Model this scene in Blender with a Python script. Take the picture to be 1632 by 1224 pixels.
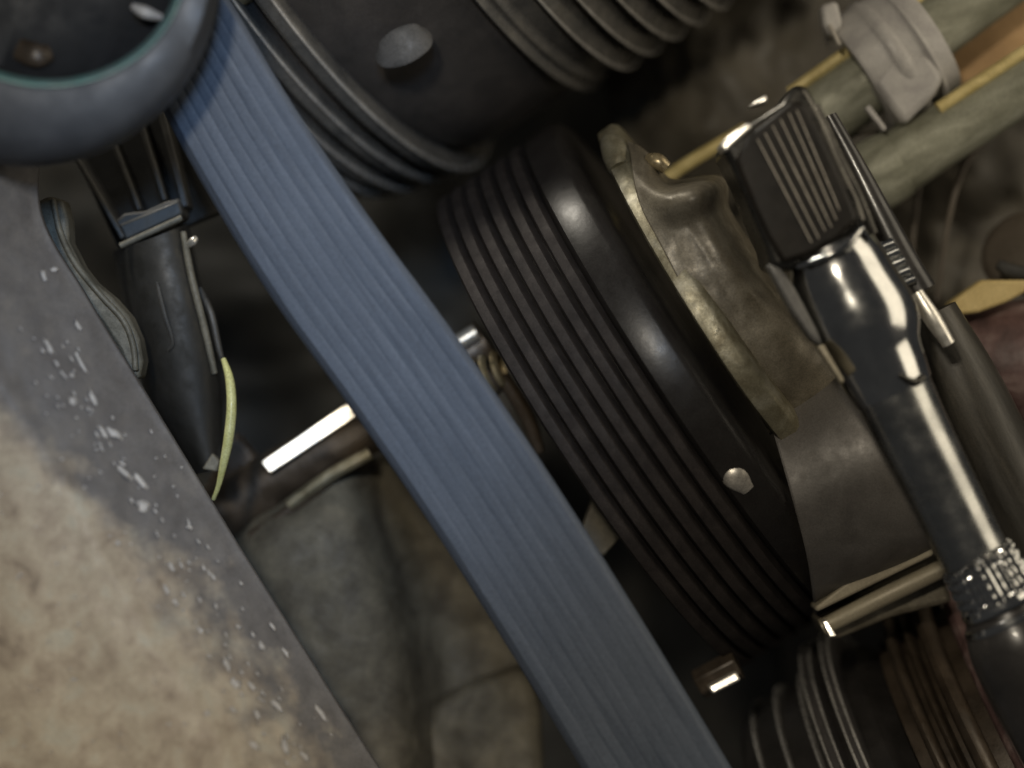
import bpy, math, random
from mathutils import Vector, noise, Matrix
random.seed(7)
R = math.radians
D = 3600.0           # camera distance in tenths of a millimetre
S = 1e-4             # modelling unit: 0.1 mm
sc = bpy.context.scene
for o in list(bpy.data.objects): bpy.data.objects.remove(o)
COL = sc.collection

# ---------------------------------------------------------------- camera
cam = bpy.data.cameras.new('camera'); co = bpy.data.objects.new('camera', cam); COL.objects.link(co)
co.location = (0, -D*S, 0); co.rotation_euler = (R(90), 0, 0)
cam.sensor_width = 36; cam.lens = 18.0/(816.0/D)
cam.clip_start = 0.01; cam.clip_end = 10
cam.dof.use_dof = True; cam.dof.focus_distance = 0.352; cam.dof.aperture_fstop = 6.8
sc.camera = co
# ---------------------------------------------------------------- world and lamps
w = bpy.data.worlds.new('World'); sc.world = w; w.use_nodes = True
bg = w.node_tree.nodes['Background']; bg.inputs[0].default_value = (0.62, 0.62, 0.62, 1); bg.inputs[1].default_value = 0.045
def lamp(kind, name, loc, to, power, col, size=0.05, sizey=None, spread=None, spot=None):
    l = bpy.data.lights.new(name, kind); o = bpy.data.objects.new(name, l); COL.objects.link(o)
    o.location = loc; l.energy = power; l.color = col
    if kind == 'AREA':
        l.size = size
        if sizey: l.shape = 'RECTANGLE'; l.size_y = sizey
        if spread: l.spread = R(spread)
    else: l.shadow_soft_size = size
    if kind == 'SPOT': l.spot_size = R(spot); l.spot_blend = 0.8
    o.rotation_euler = (Vector(to)-Vector(loc)).to_track_quat('-Z', 'Y').to_euler()
    return o
LB = Vector((-0.07, -0.44, 0.12))
lamp('SPOT', 'cool_lamp', (-0.015, -0.30, 0.075), (-0.036, -0.03, 0.014), 0.95, (0.46, 0.68, 1.0), 0.02, spot=27)
lamp('AREA', 'work_lamp', LB, (0.01, 0.0, 0.0), 0.46, (1.0, 0.89, 0.71), 0.03)
lamp('AREA', 'side_lamp', (0.30, -0.14, 0.13), (0.05, 0.0, -0.01), 0.30, (1.0, 0.88, 0.68), 0.20, sizey=0.34)  # unseen lamp, added and made long for the stripe on the ratchet
lamp('AREA', 'rim_lamp', (-0.17, -0.03, 0.32), (0.0, 0.0, 0.0), 0.45, (1.0, 0.93, 0.8), 0.03)
lamp('SPOT', 'low_spot', (-0.13, -0.40, -0.16), (-0.085, -0.03, -0.08), 0.95, (1.0, 0.9, 0.74), 0.012, spot=27)  # unseen spot aimed at the lower left housing
sc.view_settings.view_transform = 'Standard'; sc.view_settings.look = 'None'; sc.view_settings.gamma = 1
sc.view_settings.exposure = 0.62
sc.render.engine = 'CYCLES'

# ---------------------------------------------------------------- materials
def mat(name, cols, scale=300, rough=0.5, metal=0.0, bump=0.2, bscale=None, grit=0.35, stretch=None,
        rvar=0.15, wear=None, coat=0.0, spec=0.5, detail=6):
    """cols: list of (position, rgb) over large noise; wear: list of (position, rgb) over the mesh attribute 'across'."""
    m = bpy.data.materials.new(name); m.use_nodes = True
    nt = m.node_tree; N = nt.nodes; L = nt.links
    b = N['Principled BSDF']
    tc = N.new('ShaderNodeTexCoord'); mp = N.new('ShaderNodeMapping'); L.new(tc.outputs['Object'], mp.inputs[0])
    if stretch:                                   # (angle in picture plane, factor)
        mp.vector_type = 'TEXTURE'
        mp.inputs['Rotation'].default_value = (0, R(stretch[0]), 0)
        mp.inputs['Scale'].default_value = (stretch[1], 1, 1)
    def nz(s, det=detail, ro=0.6, dist=0.0, src=mp):
        n = N.new('ShaderNodeTexNoise'); n.inputs['Scale'].default_value = s; n.inputs['Detail'].default_value = det
        n.inputs['Roughness'].default_value = ro; n.inputs['Distortion'].default_value = dist
        L.new(src.outputs[0] if src is mp else src.outputs['Object'], n.inputs['Vector']); return n
    def ramp(cs, src):
        r = N.new('ShaderNodeValToRGB'); e = r.color_ramp.elements
        while len(e) < len(cs): e.new(0.5)
        for k, (p, c) in enumerate(cs): e[k].position = p; e[k].color = (*c, 1)
        L.new(src, r.inputs[0]); return r
    n1 = nz(scale, dist=0.4); r1 = ramp(cols, n1.outputs['Fac']); colour = r1.outputs[0]
    if wear:
        at = N.new('ShaderNodeAttribute'); at.attribute_name = 'across'
        nw = nz(scale*0.7, 8); ad = N.new('ShaderNodeMath'); ad.operation = 'MULTIPLY_ADD'
        L.new(nw.outputs['Fac'], ad.inputs[0]); ad.inputs[1].default_value = 0.5; L.new(at.outputs['Fac'], ad.inputs[2])
        sb = N.new('ShaderNodeMath'); sb.operation = 'SUBTRACT'; L.new(ad.outputs[0], sb.inputs[0]); sb.inputs[1].default_value = 0.25
        rw = ramp([(p, (v, v, v)) for p, v in wear[1]], sb.outputs[0])
        r2 = ramp(wear[0], n1.outputs['Fac'])
        mx = N.new('ShaderNodeMix'); mx.data_type = 'RGBA'; L.new(rw.outputs[0], mx.inputs[0])
        L.new(colour, mx.inputs[6]); L.new(r2.outputs[0], mx.inputs[7]); colour = mx.outputs[2]
    n2 = nz(3600, 3, 0.8, src=tc)
    g = N.new('ShaderNodeMapRange'); g.inputs[1].default_value = 0.3; g.inputs[2].default_value = 0.7
    g.inputs[3].default_value = 1-grit; g.inputs[4].default_value = 1+grit; L.new(n2.outputs['Fac'], g.inputs[0])
    mm = N.new('ShaderNodeVectorMath'); mm.operation = 'SCALE'; L.new(colour, mm.inputs[0]); L.new(g.outputs[0], mm.inputs['Scale'])
    L.new(mm.outputs[0], b.inputs['Base Color'])
    b.inputs['Metallic'].default_value = metal; b.inputs['Coat Weight'].default_value = coat
    b.inputs['Specular IOR Level'].default_value = spec
    nr = nz(scale*2.3, 4); rr = N.new('ShaderNodeMapRange'); rr.inputs[1].default_value = 0.3; rr.inputs[2].default_value = 0.7
    rr.inputs[3].default_value = max(0.03, rough-rvar); rr.inputs[4].default_value = min(1, rough+rvar)
    L.new(nr.outputs['Fac'], rr.inputs[0]); L.new(rr.outputs[0], b.inputs['Roughness'])
    nb = nz(bscale or scale*3, 7, 0.65); bp = N.new('ShaderNodeBump'); bp.inputs['Strength'].default_value = bump
    bp.inputs['Distance'].default_value = 0.00018; L.new(nb.outputs['Fac'], bp.inputs['Height']); L.new(bp.outputs[0], b.inputs['Normal'])
    return m
M = {}
M['belt'] = mat('belt_rubber', [(0.3, (0.062, 0.078, 0.108)), (0.7, (0.105, 0.125, 0.163))], 520, 0.62, 0, 0.35, 1300, 0.3, (56, 12), 0.08)  # blue of the cool light put into the rubber colour
M['housing'] = mat('cast_housing', [(0.30, (0.09, 0.085, 0.085)), (0.55, (0.12, 0.115, 0.115)), (0.75, (0.15, 0.142, 0.135))], 210, 0.65, 0.1, 0.5, 700, 0.25,
     wear=([(0.26, (0.13, 0.105, 0.08)), (0.37, (0.27, 0.225, 0.175)), (0.55, (0.37, 0.325, 0.255)), (0.72, (0.37, 0.36, 0.305))], [(0.45, 0), (0.60, 1)]))
M['flake'] = mat('pale_flakes', [(0.3, (0.32, 0.31, 0.30)), (0.7, (0.48, 0.46, 0.44))], 600, 0.6, 0, 0.2)
M['idler'] = mat('idler_steel', [(0.3, (0.048, 0.051, 0.058)), (0.7, (0.088, 0.092, 0.099))], 80, 0.6, 0.25, 0.04, 500, 0.15)
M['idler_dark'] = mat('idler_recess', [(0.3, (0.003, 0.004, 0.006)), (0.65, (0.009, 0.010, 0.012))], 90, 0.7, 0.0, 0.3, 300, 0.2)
M['teal'] = mat('teal_edge', [(0.3, (0.06, 0.15, 0.14)), (0.7, (0.13, 0.17, 0.17))], 120, 0.4, 0.5, 0.05)
M['blackmetal'] = mat('black_painted_metal', [(0.3, (0.016, 0.015, 0.014)), (0.7, (0.035, 0.032, 0.03))], 160, 0.33, 0.0, 0.12, 900, 0.3, rvar=0.08, coat=0.15)
M['pulley'] = mat('pulley_black', [(0.3, (0.014, 0.012, 0.011)), (0.7, (0.022, 0.02, 0.018))], 180, 0.32, 0.0, 0.12, 900, 0.35, rvar=0.05, spec=0.22)
M['lip'] = mat('worn_lip', [(0.3, (0.20, 0.17, 0.12)), (0.7, (0.36, 0.32, 0.23))], 200, 0.5, 0.15, 0.1, 600, 0.2, (-28, 5))
M['crest'] = mat('highlight_crest', [(0.3, (0.480, 0.468, 0.444)), (0.7, (0.780, 0.756, 0.720))], 200, 0.3, 0.6, 0.05, 600, 0.2)  # pale colour for the bright lines that light draws along ridges
M['satin'] = mat('satin_chrome', [(0.3, (0.26, 0.26, 0.25)), (0.7, (0.42, 0.42, 0.4))], 160, 0.26, 1.0, 0.05, 600, 0.15, rvar=0.06)
M['steel2'] = mat('dull_rail_steel', [(0.3, (0.10, 0.098, 0.095)), (0.7, (0.19, 0.185, 0.175))], 200, 0.45, 0.3, 0.1, 600, 0.2)
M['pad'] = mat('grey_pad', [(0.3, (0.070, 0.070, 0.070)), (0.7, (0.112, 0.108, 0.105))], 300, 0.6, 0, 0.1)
M['steel'] = mat('dark_steel', [(0.3, (0.050, 0.048, 0.043)), (0.7, (0.100, 0.095, 0.085))], 200, 0.3, 0.9, 0.08, rvar=0.08)
M['sleeve'] = mat('streaked_sleeve', [(0.3, (0.018, 0.016, 0.012)), (0.55, (0.035, 0.031, 0.024)), (0.75, (0.07, 0.062, 0.048))], 260, 0.45, 0.1, 0.2, 700, 0.3, (62, 8))
M['pulleyrib'] = mat('pulley_rib_black', [(0.3, (0.015, 0.012, 0.011)), (0.7, (0.034, 0.028, 0.025))], 240, 0.68, 0.0, 0.25, 900, 0.4, rvar=0.1, spec=0.22)
M['upper'] = mat('upper_drum', [(0.3, (0.045, 0.043, 0.043)), (0.7, (0.085, 0.078, 0.075))], 120, 0.33, 0.1, 0.15, 600, 0.3, rvar=0.07)
M['ridge'] = mat('grey_ridge', [(0.3, (0.135, 0.135, 0.132)), (0.7, (0.270, 0.257, 0.236))], 200, 0.3, 0.5, 0.1, 900, 0.25)
M['olive'] = mat('olive_casting', [(0.3, (0.124, 0.105, 0.061)), (0.5, (0.229, 0.207, 0.140)), (0.75, (0.386, 0.360, 0.281))], 260, 0.42, 0.45, 0.35, 1000, 0.3)
M['bronze'] = mat('bronze_cast', [(0.3, (0.085, 0.072, 0.050)), (0.5, (0.145, 0.126, 0.092)), (0.75, (0.235, 0.21, 0.16))], 170, 0.45, 0.25, 0.25, 1300, 0.35)
M['pump'] = mat('pump_grey', [(0.3, (0.075, 0.068, 0.06)), (0.7, (0.125, 0.115, 0.105))], 110, 0.5, 0.15, 0.2, 1200, 0.25)
M['chrome'] = mat('dark_chrome', [(0.3, (0.378, 0.378, 0.369)), (0.7, (0.540, 0.540, 0.522))], 120, 0.17, 1.0, 0.04, 500, 0.1, rvar=0.06)
M['head'] = mat('ratchet_head_black', [(0.3, (0.007, 0.006, 0.005)), (0.7, (0.018, 0.015, 0.012))], 200, 0.4, 0.0, 0.1, 900, 0.3, rvar=0.08, spec=0.25)
M['line'] = mat('worn_line', [(0.3, (0.325, 0.299, 0.260)), (0.7, (0.520, 0.481, 0.416))], 600, 0.4, 0.5, 0.1)
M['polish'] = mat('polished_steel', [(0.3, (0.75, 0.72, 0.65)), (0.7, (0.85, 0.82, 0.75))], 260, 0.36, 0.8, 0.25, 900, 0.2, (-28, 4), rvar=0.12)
M['brown'] = mat('brown_oiled', [(0.3, (0.035, 0.026, 0.018)), (0.7, (0.09, 0.068, 0.048))], 160, 0.4, 0.2, 0.3, 700)
M['block'] = mat('olive_block', [(0.28, (0.05, 0.042, 0.03)), (0.5, (0.105, 0.093, 0.068)), (0.75, (0.17, 0.152, 0.11))], 170, 0.65, 0.05, 0.6, 900, 0.3)
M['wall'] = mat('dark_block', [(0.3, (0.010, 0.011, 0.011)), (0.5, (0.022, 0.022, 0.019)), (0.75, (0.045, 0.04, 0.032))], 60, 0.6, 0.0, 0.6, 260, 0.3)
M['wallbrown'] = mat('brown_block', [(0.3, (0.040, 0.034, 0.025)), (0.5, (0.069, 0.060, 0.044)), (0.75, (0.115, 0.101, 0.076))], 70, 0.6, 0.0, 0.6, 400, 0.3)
M['hose'] = mat('grey_green_hose', [(0.3, (0.135, 0.135, 0.095)), (0.5, (0.257, 0.257, 0.196)), (0.75, (0.446, 0.446, 0.365))], 210, 0.55, 0.2, 0.4, 900, 0.3, (-28, 3))
M['yellow'] = mat('yellow_seam', [(0.3, (0.429, 0.338, 0.130)), (0.7, (0.676, 0.559, 0.260))], 200, 0.5, 0.1, 0.2)
M['collar'] = mat('grey_plastic', [(0.3, (0.303, 0.287, 0.279)), (0.7, (0.479, 0.462, 0.431))], 130, 0.5, 0.05, 0.15, 600, 0.2)
M['orange'] = mat('orange_brown', [(0.3, (0.320, 0.192, 0.080)), (0.7, (0.528, 0.336, 0.160))], 100, 0.6, 0, 0.2)
M['rust'] = mat('red_brown', [(0.3, (0.058, 0.036, 0.033)), (0.5, (0.130, 0.078, 0.072)), (0.78, (0.338, 0.260, 0.234))], 160, 0.5, 0.1, 0.6, 600, 0.3)
M['cover'] = mat('brown_cap', [(0.3, (0.072, 0.058, 0.043)), (0.7, (0.114, 0.094, 0.072))], 120, 0.55, 0, 0.2)
M['tan'] = mat('tan_tab', [(0.3, (0.462, 0.350, 0.140)), (0.7, (0.644, 0.504, 0.238))], 220, 0.55, 0, 0.15)
M['wire'] = mat('yellow_wire', [(0.3, (0.42, 0.42, 0.16)), (0.7, (0.6, 0.6, 0.3))], 300, 0.45, 0, 0.1)
M['gasket'] = mat('gasket_grey', [(0.3, (0.084, 0.079, 0.060)), (0.7, (0.180, 0.168, 0.132))], 260, 0.6, 0.1, 0.4)
M['boot'] = mat('black_boot', [(0.3, (0.010, 0.010, 0.009)), (0.7, (0.020, 0.019, 0.016))], 160, 0.6, 0, 0.1)
M['fin'] = mat('dark_plastic_fin', [(0.3, (0.032, 0.032, 0.031)), (0.7, (0.068, 0.065, 0.058))], 200, 0.45, 0, 0.2)
M['brass'] = mat('brass_bolt', [(0.3, (0.25, 0.19, 0.10)), (0.7, (0.5, 0.42, 0.26))], 260, 0.35, 0.6, 0.2)

# ---------------------------------------------------------------- geometry helpers
OFF = 0.0
def P(x, y, d=0.0):
    d += OFF
    k = (D+d)/D
    return Vector(((x-816)*k*S, d*S, (612-y)*k*S))
def K(d): return (D+d+OFF)/D
class MB:
    def __init__(s): s.v = []; s.f = []; s.a = []
    def add(s, vs, fs, at=None):
        o = len(s.v); s.v += [Vector(v) for v in vs]; s.f += [tuple(i+o for i in f) for f in fs]
        s.a += (at if at else [0.0]*len(vs)); return s
    def build(s, name, m, parent=None, bevel=0, sharp=40, solid=0, sub=0, attr=False):
        if parent: org = parent.location.copy()
        else:
            lo = Vector([min(v[i] for v in s.v) for i in range(3)]); hi = Vector([max(v[i] for v in s.v) for i in range(3)])
            org = Vector(((lo.x+hi.x)/2, (lo.y+hi.y)/2, lo.z))
        if parent and parent.parent: org = org + parent.parent.location
        me = bpy.data.meshes.new(name); me.from_pydata([v-org for v in s.v], [], s.f); me.validate(); me.update()
        import bmesh
        bm = bmesh.new(); bm.from_mesh(me); bmesh.ops.recalc_face_normals(bm, faces=bm.faces); bm.to_mesh(me); bm.free()
        for p in me.polygons: p.use_smooth = True
        me.set_sharp_from_angle(angle=R(sharp))
        if attr:
            at = me.attributes.new('across', 'FLOAT', 'POINT')
            for i, a in enumerate(s.a): at.data[i].value = a
        me.materials.append(m)
        o = bpy.data.objects.new(name, me); COL.objects.link(o)
        if parent:
            o.parent = parent
            if parent.type == 'MESH' or parent.parent: o.location = (0, 0, 0)
        else: o.location = org
        if solid:
            md = o.modifiers.new('solid', 'SOLIDIFY'); md.thickness = solid*S; md.offset = -1 if solid > 0 else 1
            md.thickness = abs(solid)*S
        if bevel:
            md = o.modifiers.new('bevel', 'BEVEL'); md.width = bevel*S; md.segments = 3; md.limit_method = 'ANGLE'; md.angle_limit = R(35)
        if sub:
            md = o.modifiers.new('sub', 'SUBSURF'); md.levels = sub; md.render_levels = sub
        return o
def cr(p, n):
    """Catmull-Rom resample of a list of tuples/vectors."""
    out = []; m = len(p)
    q = [tuple(2*a-b for a, b in zip(p[0], p[1]))] + [tuple(x) for x in p] + [tuple(2*a-b for a, b in zip(p[-1], p[-2]))]
    for i in range(n):
        u = i/(n-1)*(m-1); k = min(int(u), m-2); t = u-k
        a, b, c, d = q[k:k+4]
        out.append(tuple(0.5*(2*B+(C-A)*t+(2*A-5*B+4*C-E)*t*t+(3*B-A-3*C+E)*t**3) for A, B, C, E in zip(a, b, c, d)))
    return out
def grid(rows, at=None, closed=False):
    n = len(rows[0]); vs = [v for r in rows for v in r]; fs = []
    for i in range(len(rows)-1):
        for j in range(n if closed else n-1):
            j2 = (j+1) % n; fs.append((i*n+j, i*n+j2, (i+1)*n+j2, (i+1)*n+j))
    return vs, fs
def sheet(ctrl, nu=60, nv=30, amp=0, nsc=0.02, seed=0):
    """ctrl: rows of (x,y,d) control points -> smooth surface; rows go 'across'."""
    rows = [cr(r, nu) for r in ctrl]
    cols = [cr([r[i] for r in rows], nv) for i in range(nu)]
    out = []; at = []
    for j in range(nv):
        row = []
        for i in range(nu):
            x, y, d = cols[i][j]
            if amp: d += amp*noise.fractal(Vector((x*nsc, y*nsc, seed)), 1.0, 2.0, 4)
            row.append(P(x, y, d)); at.append(j/(nv-1)-0.42*max(0.0, min(1.0, (900-y)/420)))
        out.append(row)
    vs, fs = grid(out); mb = MB(); mb.add(vs, fs, at); return mb
def tube(pts, seg=None, n=20, caps=True, sq=1.0, power=2.0, mb=None, fn=None, round_caps=False):
    """pts: (x,y,d,r)"""
    p = cr(pts, seg) if seg else pts
    C = [P(a[0], a[1], a[2]) for a in p]; rr = [a[3]*K(a[2])*S for a in p]
    rows = []
    for i, c in enumerate(C):
        t = (C[min(i+1, len(C)-1)]-C[max(i-1, 0)]).normalized()
        e1 = t.cross(Vector((0, 1, 0))).normalized(); e2 = t.cross(e1).normalized()
        row = []
        for j in range(n):
            a = 2*math.pi*j/n; cx, sx = math.cos(a), math.sin(a)
            if power != 2: cx = math.copysign(abs(cx)**(2/power), cx); sx = math.copysign(abs(sx)**(2/power), sx)
            r = rr[i]*(fn(i, j) if fn else 1)
            row.append(c + e1*cx*r + e2*sx*r*sq)
        rows.append(row)
    vs, fs = grid(rows, closed=True)
    if caps: fs += [tuple(range(n)), tuple(range(len(vs)-n, len(vs)))]
    mb = mb or MB(); mb.add(vs, fs); return mb
AL = R(29)
def axes(m, al=AL):
    t = math.asin(m)
    a = Vector((math.cos(al)*math.cos(t), -math.sin(t), math.sin(al)*math.cos(t)))
    toc = Vector((0, -1, 0)); w_ = (toc-a*toc.dot(a)).normalized()
    u = a.cross(w_); u = u if u.z > 0 else -u
    return a, u, w_
def lathe(cx, cy, cd, m, prof, n=128, f0=None, f1=None, al=AL, mb=None, rf=None):
    """prof: (t along axis, radius). f0..f1 partial arc in degrees: 0 top silhouette, 90 nearest camera, 180 bottom."""
    a, u, w_ = axes(m, al); c = P(cx, cy, cd); k = K(cd)*S
    full = f0 is None; rows = []
    if full: A = [2*math.pi*j/n for j in range(n)]
    else: A = [R(f0+(f1-f0)*j/(n-1)) for j in range(n)]
    for t, r in prof: rows.append([c + a*(t*k) + (u*math.cos(x)+w_*math.sin(x))*(r*k*(rf(math.degrees(x)) if rf else 1)) for x in A])
    vs, fs = grid(rows, closed=full)
    mb = mb or MB(); mb.add(vs, fs); return mb
def prism(pts, d, th, mb=None):
    """outline in picture coordinates with real thickness th away from the camera; pts may carry own depth."""
    f = [P(p[0], p[1], p[2] if len(p) > 2 else d) for p in pts]; n = len(f)
    bk = [v + Vector((0, th*S, 0)) for v in f]
    mb = mb or MB(); mb.add(f+bk, [tuple(range(n)), tuple(range(2*n-1, n-1, -1))] + [(i, (i+1) % n, n+(i+1) % n, n+i) for i in range(n)]); return mb
def facing(pts, d0, lp=None):
    """tilt a flat outline so that it lies square between camera and work lamp and mirrors the lamp as a highlight."""
    cx = sum(p[0] for p in pts)/len(pts); cy = sum(p[1] for p in pts)/len(pts); c = P(cx, cy, d0)
    h = ((LB-c).normalized()+(Vector((0, -D*S, 0))-c).normalized()).normalized()
    out = []
    for x, y in pts:
        q = P(x, y, d0); out.append((x, y, d0+((q.x-c.x)*h.x+(q.z-c.z)*h.z)/(-h.y)/S))
    return out
def tag(o, label=None, cat=None, group=None, kind=None):
    if label: o['label'] = label
    if cat: o['category'] = cat
    if group: o['group'] = group
    if kind: o['kind'] = kind
    return o
def thing(name, x, y, d, label, cat, group=None):
    o = bpy.data.objects.new(name, None); o.location = P(x, y, d); o.empty_display_size = 0.005; COL.objects.link(o)
    return tag(o, label, cat, group)

# ================================================================ setting: the engine behind
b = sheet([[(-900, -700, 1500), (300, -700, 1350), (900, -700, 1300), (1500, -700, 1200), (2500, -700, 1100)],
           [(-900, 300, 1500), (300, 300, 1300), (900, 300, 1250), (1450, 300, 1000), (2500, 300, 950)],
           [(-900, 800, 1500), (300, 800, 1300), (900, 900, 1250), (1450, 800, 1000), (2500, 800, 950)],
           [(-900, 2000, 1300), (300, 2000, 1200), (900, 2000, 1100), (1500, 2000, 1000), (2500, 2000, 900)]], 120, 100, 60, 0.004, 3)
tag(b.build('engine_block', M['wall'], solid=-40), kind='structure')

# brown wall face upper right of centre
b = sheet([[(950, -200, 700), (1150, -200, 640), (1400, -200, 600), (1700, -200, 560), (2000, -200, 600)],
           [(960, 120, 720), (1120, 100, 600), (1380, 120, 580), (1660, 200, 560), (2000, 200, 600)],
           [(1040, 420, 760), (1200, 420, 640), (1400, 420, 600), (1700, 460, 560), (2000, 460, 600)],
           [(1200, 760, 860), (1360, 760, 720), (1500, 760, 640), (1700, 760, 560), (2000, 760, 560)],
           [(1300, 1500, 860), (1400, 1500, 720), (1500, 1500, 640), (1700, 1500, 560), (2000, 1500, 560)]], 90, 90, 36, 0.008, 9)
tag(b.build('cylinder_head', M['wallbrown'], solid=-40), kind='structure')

# ================================================================ olive block, lower middle
t = thing('mounting_bracket', 600, 1300, 300, 'rough olive cast bracket in the gap left of the belt at the bottom', 'bracket')
b = sheet([[(300, 960, 420), (390, 850, 330), (470, 795, 300), (535, 742, 290), (560, 738, 310), (592, 735, 345), (640, 700, 370), (760, 690, 420)],
           [(330, 1010, 330), (420, 880, 230), (490, 850, 215), (540, 835, 222), (568, 832, 250), (600, 830, 310), (660, 820, 360), (780, 820, 380)],
           [(350, 1100, 320), (440, 990, 225), (520, 970, 205), (580, 965, 215), (606, 962, 245), (642, 960, 320), (700, 960, 365), (820, 960, 370)],
           [(350, 1200, 320), (450, 1110, 225), (530, 1090, 205), (602, 1085, 215), (628, 1082, 245), (664, 1080, 320), (720, 1070, 365), (840, 1070, 370)],
           [(350, 1370, 320), (460, 1370, 235), (540, 1370, 215), (630, 1370, 220), (658, 1370, 250), (694, 1370, 320), (760, 1370, 365), (880, 1370, 370)]], 140, 90, 3, 0.015, 1)
b.build('body', M['block'], t, solid=-30)
prism([(690, 1120), (745, 1092), (800, 1072), (845, 1062), (862, 1120), (872, 1320), (650, 1320), (668, 1180)], 290, 160).build('lower_lug', M['block'], t, bevel=24)
tube([(400, 855, 225, 9), (480, 800, 215, 9), (575, 722, 220, 9)], 16, 10).build('edge_bead', M['brown'], t)

# ================================================================ polished shaft running behind the belt
t = thing('polished_shaft', 560, 760, 200, 'round brown shaft with a bright highlight plate passing behind the belt', 'shaft')
tube([(200, 905, 330, 52), (320, 838, 300, 52), (436, 773, 285, 52)], 6, 32).build('oiled_end', M['brown'], t)
tube([(420, 772, 270, 44), (600, 672, 250, 44), (778, 545, 235, 40)], 16, 40).build('dull_core', M['brown'], t)
prism(facing([(416, 736), (553, 643), (700, 548), (712, 567), (565, 665), (430, 754)], 205), 170, 50).build('highlight_key', M['polish'], t, bevel=2)  # added flat plate, tilted to the lamp as the shaft highlight
tube([(716, 556, 190, 14), (760, 529, 186, 14)], None, 16).build('polished_tip', M['polish'], t)
tube([(460, 805, 210, 10), (520, 762, 206, 10), (590, 722, 202, 10)], 10, 12).build('lower_lip', M['olive'], t)

# brass bolt peeping between belt and ribbed pulley
t = thing('threaded_bolt', 785, 600, 120, 'short brass threaded bolt end between belt and ribbed pulley', 'bolt')
tube([(745, 640, 170, 30), (790, 590, 150, 30)], None, 24).build('shank', M['brown'], t)
for k, (x, y, r) in enumerate([(762, 603, 36), (778, 597, 34), (795, 588, 31)]):
    lathe(x, y, 140, 0.25, [(-7, r-9), (-3, r), (3, r), (7, r-9)], 32, al=R(20)).build('thread', M['brass'], t)
tube([(800, 600, 140, 12), (840, 665, 150, 12), (860, 720, 160, 9)], 10, 12).build('tail', M['brown'], t)

b = prism([(915, 880), (948, 788), (1000, 842), (975, 872), (962, 886)], 90, 60)
tag(b.build('spacer_block', M['block'], bevel=3), 'small tan triangular block seen between belt and lower ribbed pulley', 'spacer')

# ================================================================ drum pulley at the top
t = thing('drum_pulley', 700, 250, 450, 'large dark drum pulley with grey rings, at the top edge', 'pulley')
CX, CY, CD, MM, RR = 500, -173, 520, 0.30, 500
lathe(CX, CY, CD, MM, [(-150, 300), (-150, 440), (-142, 460), (10, 470), (30, 482), (60, 484), (225, 478), (236, 470), (600, 455)], 200).build('drum', M['upper'], t)
for tt, r, m_ in ((-8, 506, 'upper'), (-58, 496, 'upper'), (-103, 490, 'upper'), (-140, 480, 'upper')):
    lathe(CX, CY, CD, MM, [(tt-17, r-44), (tt-15, r-10), (tt-9, r-4), (tt+6, r-3), (tt+9, r), (tt+12, r-3), (tt+14, r-12), (tt+15, r-44)], 200).build('flange_ring', M['ridge'], t)
    lathe(CX, CY, CD, MM, [(tt+6, r-3), (tt+6.5, r+1.5), (tt+9, r+3), (tt+11.5, r+1.5), (tt+12, r-3)], 200).build('crest', M['crest'], t)  # pale bead added as the bright light line on the ring
lathe(CX, CY, CD, MM, [(226, 470), (228, 492), (233, 497), (238, 493), (244, 484), (252, 490), (258, 487), (264, 478), (278, 481), (292, 480), (296, 462)], 220).build('groove_collar', M['ridge'], t)
for k in range(8):
    tt = 316+43*k; r = 497-1.5*k
    lathe(CX, CY, CD, MM, [(tt-20, r-40), (tt-18, r-8), (tt-15, r+1), (tt-12, r+2), (tt-8, r-4), (tt+4, r-10), (tt+12, r-22), (tt+16, r-40)], 200).build('grooved_ridge', M['ridge'], t)
    lathe(CX, CY, CD, MM, [(tt-15, r-1), (tt-15, r+2.5), (tt-12.5, r+4), (tt-10, r+2.5), (tt-10, r-1)], 200).build('crest', M['crest'], t)  # pale bead added as the ridge's bright light line
# pale pad modelled as the oval reflection on the drum
a_, u_, w__ = axes(MM)
tube([(600, 92, 62, 8), (612, 88, 50, 22), (640, 74, 40, 30), (672, 58, 44, 24), (684, 52, 60, 8)], 16, 24, sq=0.15).build('reflection_pad', M['pad'], t)

b = tube([(345, 6, 60, 12), (372, 2, 55, 16), (400, -14, 60, 14)], 8, 16)
tag(b.build('brass_clip', M['brass']), 'small bright brass clip at the top edge above the belt', 'clip')

# ================================================================ ribbed pulley in the middle
t = thing('ribbed_pulley', 1100, 1040, 350, 'black multi-ribbed pulley in the centre, right of the belt', 'pulley')
CX, CY, CD, MM, RR = 952, 682, 330, 0.15, 441
AP = R(33.5)
pr = [(-14, 150), (-14, 380), (-10, 405), (150, 412), (156, 436), (162, 443), (205, 444), (216, 439), (224, 426), (228, 400), (230, 360), (230, 100)]
pr = [(a, b-3 if b > 160 else b) for a, b in pr]
lathe(CX, CY, CD, MM, pr, 200, al=AP).build('drum', M['pulley'], t)
for k in range(6):
    tt = 4+27*k
    lathe(CX, CY, CD, MM, [(tt-13, 420), (tt-11, 432), (tt-7, 440), (tt, 441), (tt+7, 440), (tt+10, 433), (tt+13, 420)], 200, al=AP).build('rib', M['pulleyrib'], t)
b = tube([(1150, 734, -136, 12), (1172, 756, -140, 24), (1194, 778, -132, 14)], 12, 24, sq=0.6); b.build('highlight_lump', M['line'], t)  # pale lump added as the soft bright highlight on the barrel

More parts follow.
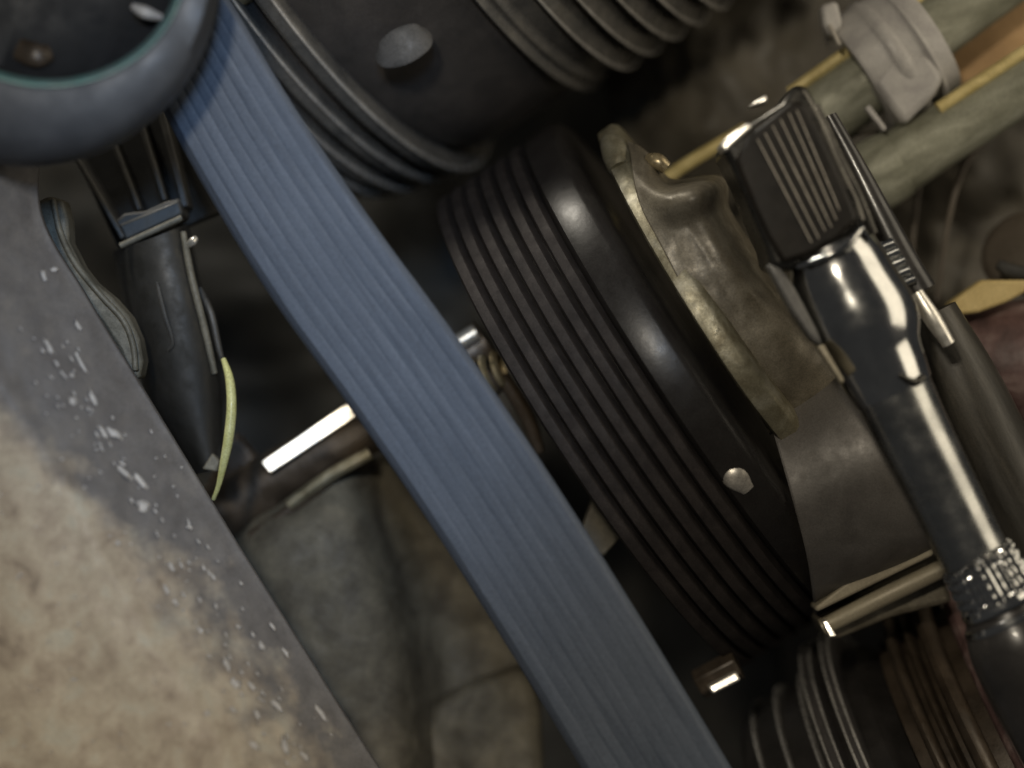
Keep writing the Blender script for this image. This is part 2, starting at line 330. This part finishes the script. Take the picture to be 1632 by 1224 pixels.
# ================================================================ water pump right of it
t = thing('water_pump', 1300, 950, 350, 'cast water pump with olive flange beside the black ribbed pulley', 'pump')
lathe(CX, CY, CD, 0.2, [(270, 340), (270, 391), (274, 399), (298, 400), (306, 394), (310, 380), (312, 340)], 140, f0=19, f1=146, al=AP, rf=lambda f: 1-0.22*(lambda q: q*q*(3-2*q))(max(0, min(1, (f-92)/52)))).build('flange', M['olive'], t)
tube([(968, 222, 60, 12), (976, 232, 40, 20), (984, 250, 20, 23), (990, 268, 10, 20)], 6, 24).build('flange_lug', M['olive'], t)
sheet([[(1000, 226, 30), (1016, 236, 10), (1034, 252, 30), (1044, 266, 90)], [(1008, 270, -40), (1038, 298, -80), (1060, 302, -66), (1072, 291, 60)],
       [(1022, 322, -90), (1074, 322, -142), (1120, 304, -138), (1148, 286, 40)], [(1044, 372, -115), (1094, 362, -130), (1130, 347, -118), (1158, 334, 40)],
       [(1080, 442, -130), (1128, 422, -138), (1165, 405, -122), (1196, 394, 30)], [(1124, 522, -125), (1172, 497, -135), (1215, 470, -110), (1242, 448, 40)],
       [(1180, 606, -100), (1236, 576, -118), (1290, 544, -90), (1320, 520, 30)], [(1226, 690, -40), (1290, 650, -60), (1350, 610, -50), (1390, 590, 30)]], 60, 120, 1, 0.03, 6).build('pump_neck', M['bronze'], t, solid=-6)
sheet([[(1180, 520, 200), (1270, 440, 180), (1350, 400, 170)], [(1206, 600, 40), (1310, 540, 20), (1410, 500, 10)], [(1234, 690, -70), (1340, 640, -95), (1450, 590, -95)],
       [(1262, 790, -108), (1380, 740, -130), (1500, 680, -135)], [(1284, 880, -80), (1420, 820, -105), (1540, 750, -110)], [(1294, 945, 0), (1440, 880, -30), (1560, 815, -30)],
       [(1297, 976, 110), (1480, 880, 80), (1580, 830, 80)]], 60, 90, 0, 0.01, 4).build('pump_body', M['pump'], t, solid=-8)
tube([(1034, 256, -10, 12), (1048, 258, -20, 14), (1062, 268, -20, 11)], 8, 14).build('stud', M['brass'], t)
for (x, y, r) in ((1150, 520, 14), (1166, 545, 12)): tube([(x-8, y-12, -105, r*0.5), (x, y, -112, r), (x+8, y+14, -105, r*0.5)], 8, 14).build('casting_bump', M['olive'], t)
prism([(1298, 968), (1302, 976), (1400, 928), (1490, 884), (1478, 852), (1380, 905)], -10, 60).build('upper_lip', M['lip'], t, bevel=6)
tube([(1310, 1000, 40, 14), (1400, 955, 30, 15), (1514, 900, 20, 15)], 14, 20).build('lower_lip', M['lip'], t)
prism(facing([(1310, 990), (1318, 988), (1334, 1014), (1322, 1016)], 10), 10, 20).build('highlight_end', M['polish'], t, bevel=2)  # small face tilted to the lamp as the highlight on the lip
prism([(1300, 985), (1345, 965), (1500, 905), (1520, 960), (1420, 985), (1340, 1018), (1322, 1020)], 60, 120).build('sump_edge', M['bronze'], t, bevel=10)

# slim yellowed pipe meeting the pump
b = tube([(1060, 285, 260, 11), (1110, 252, 240, 11), (1190, 205, 215, 11)], 10, 16)
tag(b.build('vacuum_pipe', M['yellow']), 'thin yellowed pipe running into the ratchet head from the pump stud', 'pipe')

# ================================================================ lower pulley and brown bellows
t = thing('lower_pulley', 1260, 1240, 300, 'dark glossy ringed pulley cut by the bottom edge', 'pulley')
LX, LY, LD, LM = 1486, 1378, 330, 0.20
lathe(LX, LY, LD, LM, [(-170, 100), (-165, 330), (-140, 350), (60, 360), (90, 330), (92, 100)], 160).build('drum', M['blackmetal'], t)
for tt, r, hw in ((-130, 356, 5), (-86, 362, 5), (-40, 366, 5), (-12, 398, 13), (24, 402, 10)):
    lathe(LX, LY, LD, LM, [(tt-hw, r-40), (tt-hw*0.7, r-5), (tt-hw*0.3, r), (tt+hw*0.3, r), (tt+hw*0.7, r-5), (tt+hw, r-40)], 160).build('ring', M['crest'] if hw < 9 else M['upper'], t)  # thin rings take the pale highlight colour
    if hw > 9:
        for q in (-0.6, 0.6): lathe(LX, LY, LD, LM, [(tt+q*hw-2, r-5), (tt+q*hw-2, r), (tt+q*hw, r+2), (tt+q*hw+2, r), (tt+q*hw+2, r-5)], 160).build('ring_edge', M['crest'], t)  # pale beads added as highlights along both ring edges
t = thing('brown_bellows', 1480, 1240, 300, 'brown ridged bellows at the bottom beside the ratchet handle', 'bellows')
lathe(LX, LY, LD, LM, [(95, 100), (95, 350), (300, 350), (302, 100)], 140).build('sleeve', M['brown'], t)
for tt, r, hw in ((126, 392, 10), (152, 384, 8), (184, 398, 15), (232, 386, 14)):
    lathe(LX, LY, LD, LM, [(tt-hw, r-30), (tt-hw*0.9, r-14), (tt-hw*0.5, r-3), (tt, r), (tt+hw*0.5, r-3), (tt+hw*0.9, r-14), (tt+hw, r-30)], 140).build('fold', M['rust'] if tt > 200 else M['brown'], t)

t = thing('hex_nut', 1150, 1090, 100, 'bright shiny nut beside the belt near the bottom', 'nut')
tube([(1112, 1092, 110, 26), (1176, 1058, 100, 26)], None, 6).build('nut_body', M['brown'], t, bevel=4)
prism(facing([(1127, 1094), (1173, 1069), (1181, 1084), (1136, 1107)], 72), 62, 20).build('highlight_flat', M['polish'], t, bevel=4)  # bright face tilted to the lamp as the nut's highlight

# ================================================================ drive belt
def lerp(a, b, t): return tuple(x+(y-x)*t for x, y in zip(a, b))
RE = [(225, -240, -225), (300, -110, -235), (375, 14, -245), (480, 187, -252), (600, 362, -262), (730, 540, -270), (867, 742, -272), (1007, 962, -268), (1165, 1222, -255), (1260, 1380, -245)]
BW = [176, 178, 180, 190, 202, 204, 203, 205, 206, 206]
LE = [(x-0.84*w_, y+0.54*w_, d+32) for (x, y, d), w_ in zip(RE, BW)]
t = thing('drive_belt', 700, 1224, -240, 'ribbed rubber drive belt with a cool light tint crossing the picture diagonally', 'belt')
def belt_strip(u0, u1, lift, ncross, profile):
    L_ = cr(LE, 140); R_ = cr(RE, 140); rows = []
    for i in range(140):
        row = []
        for j in range(ncross):
            s = j/(ncross-1); u = u0+(u1-u0)*s
            x, y, d = lerp(L_[i], R_[i], u)
            row.append(P(x, y, d-lift-profile(s)))
        rows.append(row)
    return rows
def closed_strip(u0, u1, front, back, prof, nc=9):
    f = belt_strip(u0, u1, front, nc, prof); bk = belt_strip(u0, u1, back, nc, lambda s: 0)
    rows = [a + list(reversed(c)) for a, c in zip(f, bk)]
    vs, fs = grid(rows, closed=True); n = 2*nc
    fs += [tuple(range(n)), tuple(range(len(vs)-n, len(vs)))]
    return MB().add(vs, fs)
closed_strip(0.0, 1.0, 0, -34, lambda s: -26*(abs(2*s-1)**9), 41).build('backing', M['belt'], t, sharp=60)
NR = 9
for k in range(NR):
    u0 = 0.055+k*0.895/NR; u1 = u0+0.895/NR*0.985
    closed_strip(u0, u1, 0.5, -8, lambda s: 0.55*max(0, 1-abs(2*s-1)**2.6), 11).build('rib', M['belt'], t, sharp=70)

# ================================================================ idler pulley in the near top left
t = thing('idler_pulley', 150, 150, -600, 'large blurred steel idler pulley filling the top left corner', 'pulley')
def ell(cx, cy, ax, ay, rot, d, n=96):
    c, s = math.cos(R(rot)), math.sin(R(rot))
    return [P(cx+ax*math.cos(2*math.pi*i/n)*c-ay*math.sin(2*math.pi*i/n)*s, cy+ax*math.cos(2*math.pi*i/n)*s+ay*math.sin(2*math.pi*i/n)*c, d) for i in range(n)]
def ering(specs, mb=None):
    rows = [ell(*e) for e in specs]; vs, fs = grid(rows, closed=True); mb = mb or MB(); mb.add(vs, fs); return mb
A0 = (75, -60)
ering([(50, -40, 296, 300, 10, -270), (50, -40, 300, 306, 10, -336), (54, -48, 290, 298, 10, -396), (72, -52, 262, 270, 8, -423), (74, -60, 228, 208, 4, -432), (74, -62, 222, 198, 4, -430), (74, -62, 218, 190, 4, -414)]).build('rim', M['idler'], t, sharp=60)
ering([(74, -61, 224, 201, 4, -431), (74, -61, 222, 199, 4, -434), (74, -61, 218, 194, 4, -434), (74, -61, 211, 187, 4, -426)]).build('inner_lip', M['teal'], t, sharp=60)
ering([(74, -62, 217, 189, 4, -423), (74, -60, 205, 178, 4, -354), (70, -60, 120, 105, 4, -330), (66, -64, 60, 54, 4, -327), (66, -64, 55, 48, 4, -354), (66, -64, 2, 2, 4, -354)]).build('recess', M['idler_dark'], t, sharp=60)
tube([(30, 78, -350, 18), (58, 88, -360, 20), (80, 84, -350, 14)], 8, 16, sq=0.5).build('bolt_head', M['brown'], t)
tube([(212, 10, -390, 5), (232, 20, -396, 10), (258, 28, -390, 5)], 8, 14).build('circlip_tab', M['collar'], t)

# ================================================================ housing, lower left
t = thing('cast_housing', 200, 1300, -300, 'flaking beige and grey cast housing filling the lower left', 'housing')
row = lambda pts, d: [(x, y, d+dd) for x, y, dd in pts]
E0 = [(30, 40, 0), (62, 190, 0), (66, 340, 0), (138, 472, 0), (216, 600, 0), (300, 738, 0), (384, 876, 0), (475, 1020, 0), (568, 1168, 0), (672, 1330, 0)]
E1 = [(x-17, y+10, 0) for x, y, z in E0]
E2 = [(-200, 200, 0), (-110, 340, 0), (-60, 420, 0), (10, 560, 0), (100, 700, 0), (185, 860, 0), (250, 970, 0), (330, 1090, 0), (410, 1220, 0), (480, 1370, 0)]
E3 = [(-300, 300, 0), (-200, 400, 0), (-130, 500, 0), (-50, 640, 0), (30, 780, 0), (110, 920, 0), (170, 1040, 0), (250, 1160, 0), (320, 1280, 0), (380, 1400, 0)]
E4 = [(-600, 500, 0), (-500, 600, 0), (-440, 700, 0), (-380, 840, 0), (-300, 980, 0), (-220, 1120, 0), (-160, 1240, 0), (-80, 1360, 0), (0, 1480, 0), (60, 1600, 0)]
mbh = sheet([row(E0, 60), row(E0, -180), row(E1, -225), row(E2, -330), row(E3, -350), row(E4, -300)], 150, 110, 6, 0.013, 5)
mbh.build('casting', M['housing'], t, attr=True)
# pale flakes lifted off the painted surface
fl = MB()
def flake(x, y, ln, wd, ang, d):
    a = R(ang); ca, sa = math.cos(a), math.sin(a); n = 9; front = []; 
    for i in range(n):
        q = 2*math.pi*i/n; rr = 1+random.uniform(-0.3, 0.3)
        front.append((x+ca*ln/2*math.cos(q)*rr-sa*wd/2*math.sin(q)*rr, y+sa*ln/2*math.cos(q)*rr+ca*wd/2*math.sin(q)*rr))
    c = [P(p[0], p[1], d+6) for p in front]; fr = [P(x+(p[0]-x)*0.6, y+(p[1]-y)*0.6, d-5) for p in front]
    vs = c+fr; fl.add(vs, [tuple(range(n, 2*n))]+[(i, (i+1) % n, n+(i+1) % n, n+i) for i in range(n)])
from mathutils.bvhtree import BVHTree
bvh = BVHTree.FromPolygons(mbh.v, mbh.f)
camp = Vector((0, -D*S, 0))
def surf(x, y):
    dr = (P(x, y, 0)-camp).normalized(); h = bvh.ray_cast(camp, dr)
    return (h[0].y/S) if h[0] is not None else None
marks = [(78, 553, 46, 9, 58), (130, 580, 55, 8, 60), (115, 598, 14, 10, 40), (148, 635, 40, 11, 68), (115, 640, 20, 14, 75), (180, 690, 34, 14, 40), (165, 690, 40, 10, 55),
 (195, 750, 40, 13, 48), (222, 765, 42, 12, 50), (228, 808, 26, 22, 60), (273, 903, 22, 9, 62), (266, 940, 30, 9, 60), (280, 960, 22, 8, 48), (340, 920, 18, 7, 65), (188, 866, 12, 10, 0),
 (417, 1030, 22, 10, 65), (455, 1040, 30, 8, 55), (362, 1060, 34, 9, 68), (375, 1090, 26, 17, 60), (400, 1092, 30, 9, 52), (442, 1125, 34, 9, 46), (510, 1135, 46, 9, 56),
 (454, 1190, 36, 12, 72), (405, 1188, 26, 10, 40), (485, 1205, 36, 9, 52), (372, 1132, 18, 9, 50), (330, 1137, 12, 10, 30), (435, 1000, 22, 6, 55), (320, 1005, 22, 9, 45), (118, 1083, 16, 7, 0), (70, 440, 26, 10, 70), (86, 430, 16, 12, 30), (125, 520, 26, 9, 60), (410, 1140, 24, 9, 60)]
for _ in range(110):
    s = random.random(); x = 60+s*430+random.gauss(0, 26); y = 520+s*700+random.gauss(0, 26)
    marks.append((x, y, random.uniform(5, 17), random.uniform(3, 6), random.uniform(48, 68)))
for _ in range(60):
    x = random.uniform(0, 300); y = random.uniform(620, 1224); marks.append((x, y, random.uniform(4, 9), random.uniform(3, 7), random.uniform(0, 90)))
for (x, y, ln, wd, an) in marks:
    d = surf(x, y)
    if d is not None: flake(x, y, ln, wd, an, d)
tag(fl.build('pale_flakes', M['flake'], t), kind='stuff')

# wavy gasket beside it
t = thing('wavy_gasket', 170, 600, -80, 'wavy grey gasket edge standing along the upper side of the flaking housing', 'gasket')
G = [(50, 325), (78, 312), (100, 318), (108, 350), (110, 385), (130, 425), (150, 450), (180, 475), (206, 505), (222, 540), (228, 575), (222, 605), (205, 600), (190, 560), (165, 520), (130, 480), (90, 410), (60, 350)]
prism(G, -60, 60).build('gasket_face', M['gasket'], t, bevel=7)
tube([(84, 318, -66, 5), (96, 370, -66, 5), (120, 420, -66, 5), (160, 470, -66, 5), (196, 510, -66, 5), (212, 550, -66, 5), (216, 590, -66, 5)], 40, 10).build('raised_bead', M['gasket'], t)

# ================================================================ finned bracket and boot behind
t = thing('finned_bracket', 200, 390, 80, 'dark finned plastic bracket in the shadow left of the belt', 'bracket')
prism([(90, 190), (250, 90), (350, 340), (300, 360), (190, 400)], 150, 30).build('back_plate', M['boot'], t, bevel=5)
def fin(x0, y0, x1, y1, wd, d, th, name='fin'):
    v = Vector((x1-x0, y1-y0)).normalized(); nx, ny = -v.y*wd/2, v.x*wd/2
    prism([(x0+nx, y0+ny), (x1+nx, y1+ny), (x1-nx, y1-ny), (x0-nx, y0-ny)], d, th).build(name, M['fin'], t, bevel=3)
fin(100, 215, 196, 380, 9, 60, 90)
fin(165, 190, 222, 335, 9, 80, 70); fin(215, 170, 262, 320, 9, 80, 70); fin(255, 170, 295, 330, 12, 90, 70)
prism([(188, 358), (285, 318), (292, 342), (200, 384)], 60, 80).build('shelf', M['fin'], t, bevel=5)
tube([(192, 392, 50, 5), (240, 370, 48, 5), (290, 347, 50, 5)], 6, 10).build('shelf_lip', M['gasket'], t)
prism([(184, 352), (198, 340), (232, 336), (262, 322), (286, 316), (290, 330), (236, 352), (192, 372)], 74, 50).build('web', M['fin'], t, bevel=4)

t = thing('rubber_boot', 280, 760, 60, 'black rubber boot hanging below the finned bracket', 'boot')
b = sheet([[(180, 400, 190), (205, 520, 190), (235, 640, 190), (300, 760, 190)],
           [(195, 395, 70), (222, 520, 60), (255, 640, 60), (318, 755, 70)],
           [(245, 378, 30), (270, 500, 20), (300, 620, 25), (335, 752, 40)],
           [(290, 360, 60), (318, 480, 50), (345, 600, 60), (352, 740, 70)],
           [(300, 356, 190), (326, 480, 190), (352, 600, 190), (358, 738, 190)]], 60, 40, 0, 0.02, 2)
b.build('body', M['boot'], t)
tube([(292, 370, 48, 5), (305, 440, 36, 6), (325, 520, 38, 6), (342, 595, 46, 5)], 24, 10).build('outer_seam', M['gasket'], t)
tube([(318, 460, 70, 5), (336, 500, 60, 6), (350, 560, 60, 5), (360, 590, 66, 3)], 24, 10).build('inner_seam', M['fin'], t)
tube([(250, 450, 20, 3), (262, 500, 14, 4), (275, 545, 16, 3), (268, 560, 22, 2)], 20, 8).build('crease', M['fin'], t)
prism([(322, 748), (338, 722), (350, 735), (346, 752)], 30, 25).build('end_tab', M['gasket'], t, bevel=3)
b = tube([(356, 572, 10, 4), (366, 605, -2, 7), (369, 650, -10, 8), (364, 700, -14, 8), (355, 745, -10, 6), (348, 775, -4, 4), (340, 796, 4, 3)], 50, 14)
tag(b.build('yellow_wire', M['wire']), 'short curved yellow wire beside the black rubber boot', 'wire')
b = tube([(302, 390, 40, 5), (307, 385, 30, 7), (312, 380, 34, 5)], 6, 12)
tag(b.build('white_pin', M['polish']), 'tiny shiny white pin between finned bracket and belt', 'pin')
b = prism([(330, 770), (375, 690), (420, 745), (385, 865), (350, 830)], 330, 60)
tag(b.build('support_plate', M['brown'], bevel=6), 'dark brown plate behind the yellow wire, left of the polished shaft', 'plate')

# ================================================================ hoses, upper right
t = thing('ribbed_hose', 1500, 100, 150, 'upper grey green hose with a yellow seam under the grey plastic collar', 'hose')
tube([(1296, 192, 250, 56), (1396, 118, 230, 56), (1510, 26, 230, 54), (1700, -110, 240, 52)], 30, 40).build('tube', M['hose'], t)
tube([(1258, 148, 226, 9), (1318, 106, 212, 10), (1380, 62, 205, 10), (1500, -22, 205, 10), (1640, -110, 205, 10)], 24, 12).build('seam', M['yellow'], t)
t = thing('coolant_pipe', 1500, 260, 120, 'lower grey green pipe with a yellow top edge, crossing right of the ratchet head', 'pipe')
tube([(1378, 290, 200, 50), (1430, 260, 190, 52), (1530, 196, 190, 50), (1720, 76, 190, 50)], 30, 40).build('tube', M['hose'], t)
tube([(1495, 173, 150, 10), (1560, 130, 148, 10), (1700, 38, 148, 10)], 14, 12).build('seam', M['yellow'], t)
tube([(1372, 294, 196, 55), (1398, 278, 190, 59), (1432, 259, 186, 55)], 6, 40).build('end_cuff', M['hose'], t)
t = thing('hose_collar', 1430, 120, 80, 'pale grey plastic collar clamped round the upper hose', 'collar')
def bent(x0, y0, rr, d0, t0, t1):   # collar shell round the hose axis
    a, u, w_ = axes(0.02, R(33)); c = P(x0, y0, d0); k = K(d0)*S
    rows = []
    for (tt, r) in ((t0, rr-14), (t0, rr), (t0+6, rr+4), (t1-6, rr+4), (t1, rr), (t1, rr-14)):
        rows.append([c+a*(tt*k)+(u*math.cos(R(f))+w_*math.sin(R(f)))*(r*k) for f in range(-40, 215, 5)])
    vs, fs = grid(rows); return MB().add(vs, fs)
bent(1398, 106, 98, 230, -38, 92).build('band', M['collar'], t)
bent(1398, 112, 106, 230, 10, 34).build('raised_band', M['collar'], t)
bent(1398, 112, 104, 230, 58, 68).build('thin_rib', M['collar'], t)
prism([(1392, 130), (1430, 76), (1482, 84), (1506, 124), (1492, 150), (1442, 200), (1420, 172)], 122, 60).build('clasp', M['collar'], t, bevel=12)
prism([(1308, 8), (1335, 0), (1345, 40), (1326, 60), (1312, 40)], 150, 40).build('tongue', M['collar'], t, bevel=8)
tube([(1322, 40, 150, 4), (1338, 72, 140, 4)], None, 10).build('pin', M['line'], t)
b = prism([(1378, 172), (1386, 166), (1414, 204), (1408, 210)], 130, 20)
tag(b.build('locking_pin', M['collar'], bevel=3), 'short pale pin below the grey collar, between the two hoses', 'pin')
b = prism([(1485, 60), (1560, 20), (1660, -20), (1700, 100), (1500, 200), (1488, 150)], 330, 60)
tag(b.build('orange_bracket', M['orange'], bevel=10), 'orange brown plate seen between the two hoses', 'bracket')
b = prism([(1335, 215), (1410, 205), (1440, 225), (1400, 260), (1350, 270)], 250, 60)  # dark block put in as the shade between the hoses
tag(b.build('shadow_block', M['wallbrown'], bevel=8), 'dark brown block as the shaded gap between the hose ends behind the ratchet head', 'block')

# wires
b = tube([(1632, 178, 300, 4), (1570, 225, 300, 4), (1535, 270, 300, 4.5), (1512, 350, 300, 4.5), (1500, 430, 300, 4), (1492, 480, 300, 4)], 40, 10)
tag(b.build('thin_wire', M['cover']), 'longer thin brown wire curving down from the lower pipe', 'wire', 'thin wires behind the ratchet')
b = tube([(1466, 290, 330, 4), (1458, 350, 330, 4), (1452, 420, 330, 4)], 20, 10)
tag(b.build('thin_wire', M['cover']), 'shorter thin brown wire just right of the ratchet head', 'wire', 'thin wires behind the ratchet')

# right edge: cap, tan tab, red-brown hose
t = thing('round_cap', 1620, 440, 200, 'dull brown round cap at the right edge above the tan tab', 'cap')
lathe(1625, 398, 230, 0.75, [(-30, 66), (-4, 68), (4, 62), (8, 50), (8, 1)], 48, al=R(150)).build('disc', M['cover'], t)
tube([(1590, 420, 160, 8), (1610, 432, 160, 12), (1640, 436, 160, 10)], 8, 14, sq=0.5).build('slot', M['boot'], t)
b = prism([(1508, 492), (1520, 478), (1566, 446), (1640, 446), (1634, 466), (1604, 482), (1560, 498), (1525, 502), (1512, 508)], 120, 50)
tag(b.build('tan_tab', M['tan'], bevel=6), 'flat tan plastic tab at the right edge below the round cap', 'tab')
t = thing('red_brown_hose', 1600, 700, 250, 'blotchy red brown hose elbow at the right edge below the tan tab', 'hose')
tube([(1500, 560, 260, 60), (1560, 570, 240, 90), (1640, 580, 220, 105), (1720, 560, 220, 100)], 24, 40).build('elbow', M['rust'], t)
# ================================================================ threaded rod and dark sleeve right of the ratchet
OFF = -190.0
t = thing('threaded_rod', 1480, 540, 20, 'black threaded rod with a bright tip lying along the right of the ratchet neck', 'rod')
tube([(1322, 185, 60, 12), (1360, 255, 50, 15), (1405, 345, 40, 20), (1440, 415, 35, 24), (1470, 465, 30, 24)], 24, 20, sq=0.8).build('bar', M['blackmetal'], t)
for k, (x, y) in enumerate(((1411, 392), (1419, 404), (1428, 419), (1436, 434), (1444, 449))):
    lathe(x, y, 10, 0.1, [(-24, 3), (-22, 9), (14, 9), (16, 3)], 16, al=R(22)).build('thread', M['chrome'], t)
tube([(1462, 466, 0, 10), (1486, 505, -4, 13), (1512, 548, 0, 11)], 10, 16).build('bright_tip', M['polish'], t)
tube([(1457, 478, 6, 5), (1478, 512, 0, 5), (1504, 548, 6, 4)], 10, 10).build('tip_edge', M['polish'], t)
b = tube([(1480, 500, 150, 46), (1535, 620, 150, 62), (1600, 770, 160, 72), (1700, 960, 160, 76)], 30, 36)
tag(b.build('dark_sleeve', M['sleeve']), 'dark brown sleeve running behind the ratchet shaft to the right edge', 'sleeve')

# steel rail left of the ratchet neck
t = thing('steel_rail', 1270, 520, 60, 'narrow steel rail showing along the left of the ratchet neck', 'rail')
prism([(1222, 421), (1240, 420), (1268, 460), (1305, 530), (1312, 552), (1294, 542), (1260, 492)], -100, 40).build('dull_length', M['steel2'], t, bevel=5)
prism(facing([(1303, 553), (1313, 548), (1346, 606), (1342, 612)], -110), 36, 30).build('bright_length', M['lip'], t, bevel=3)  # paler piece tilted to the lamp as the rail's highlight

# ================================================================ ratchet
OFF = -235.0
t = thing('ratchet_wrench', 1400, 650, -100, 'chrome ratchet wrench with grooved black head, lying along the right side', 'ratchet')
HO = [(1156, 246), (1150, 234), (1194, 196), (1246, 163), (1262, 138), (1272, 132), (1288, 140), (1311, 180), (1341, 248), (1372, 312), (1386, 356), (1364, 366), (1340, 392), (1299, 414), (1262, 432), (1228, 426), (1222, 395), (1200, 345), (1179, 290)]
prism(HO, -60, 150).build('head_body', M['steel'], t, bevel=16)
HF = [(1172, 256), (1192, 216), (1234, 184), (1262, 160), (1282, 162), (1302, 202), (1331, 262), (1356, 318), (1368, 350), (1338, 379), (1296, 404), (1248, 420), (1224, 378), (1198, 322)]
prism(HF, -74, 20).build('head_face', M['head'], t, bevel=7)
LN = [((1207, 222), (1293, 386)), ((1219, 212), (1305, 380)), ((1231, 200), (1315, 368)), ((1244, 190), (1325, 362)), ((1257, 180), (1333, 350)), ((1270, 176), (1338, 335))]
for (a, c) in LN:
    tube([(a[0], a[1], -75, 0.9), ((a[0]+c[0])/2, (a[1]+c[1])/2, -75, 1.2), (c[0], c[1], -75, 0.8)], 6, 8).build('grip_line', M['line'], t)
prism(facing([(1146, 232), (1160, 216), (1194, 194), (1200, 202), (1172, 228), (1156, 243)], -70), -66, 60).build('highlight_corner', M['polish'], t, bevel=8)  # bright plate tilted to the lamp as the corner highlight
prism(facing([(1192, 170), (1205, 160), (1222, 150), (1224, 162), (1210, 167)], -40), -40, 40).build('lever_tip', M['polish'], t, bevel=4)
tube([(1300, 168, -50, 7), (1335, 245, -52, 8), (1368, 312, -52, 8), (1392, 372, -48, 8)], 20, 14).build('edge_roll', M['steel'], t)
# chrome collar between head and neck
tube([(1270, 425, -62, 5), (1318, 408, -80, 6), (1352, 386, -78, 7), (1374, 362, -66, 6)], 16, 12, fn=lambda i, j: 1+0.18*((i % 2)*2-1)).build('collar_bead', M['chrome'], t)
tube([(1318, 392, -6, 70), (1332, 424, -6, 80), (1350, 462, -8, 84), (1378, 515, -10, 88), (1394, 560, -10, 76), (1412, 600, -10, 70), (1424, 625, -10, 66)], 40, 48, power=2.0, sq=0.9).build('neck', M['chrome'], t)
tube([(1418, 612, -10, 64), (1450, 680, -10, 61), (1486, 750, -10, 58), (1522, 822, -10, 56), (1556, 890, -10, 55)], 30, 48, power=2.0, sq=0.9).build('shaft', M['satin'], t)
tube([(1432, 598, -66, 5), (1456, 610, -62, 7), (1474, 600, -56, 5)], 8, 14, sq=0.6).build('weld_bead', M['steel'], t)
# knurled collar: real diamonds
tube([(1553, 884, -10, 52), (1560, 896, -10, 60), (1590, 950, -10, 62), (1598, 964, -10, 56)], 36, 108, sq=0.95,
     fn=lambda i, j: 1+0.05*(((i+j)//3 % 2) ^ ((i-j)//3 % 2))).build('knurled_collar', M['chrome'], t, sharp=25)
for (x, y, r) in ((1594, 962, 66), (1606, 986, 74), (1619, 1012, 80)):
    lathe(x, y, -10, 0.05, [(-11, r-14), (-7, r-3), (0, r), (7, r-3), (11, r-14)], 64, al=R(-64)).build('handle_ring', M['chrome'], t)
tube([(1598, 968, -10, 64), (1622, 1018, -10, 82), (1660, 1094, -10, 84), (1700, 1170, -10, 84), (1760, 1290, -10, 80)], 30, 48).build('handle', M['blackmetal'], t)
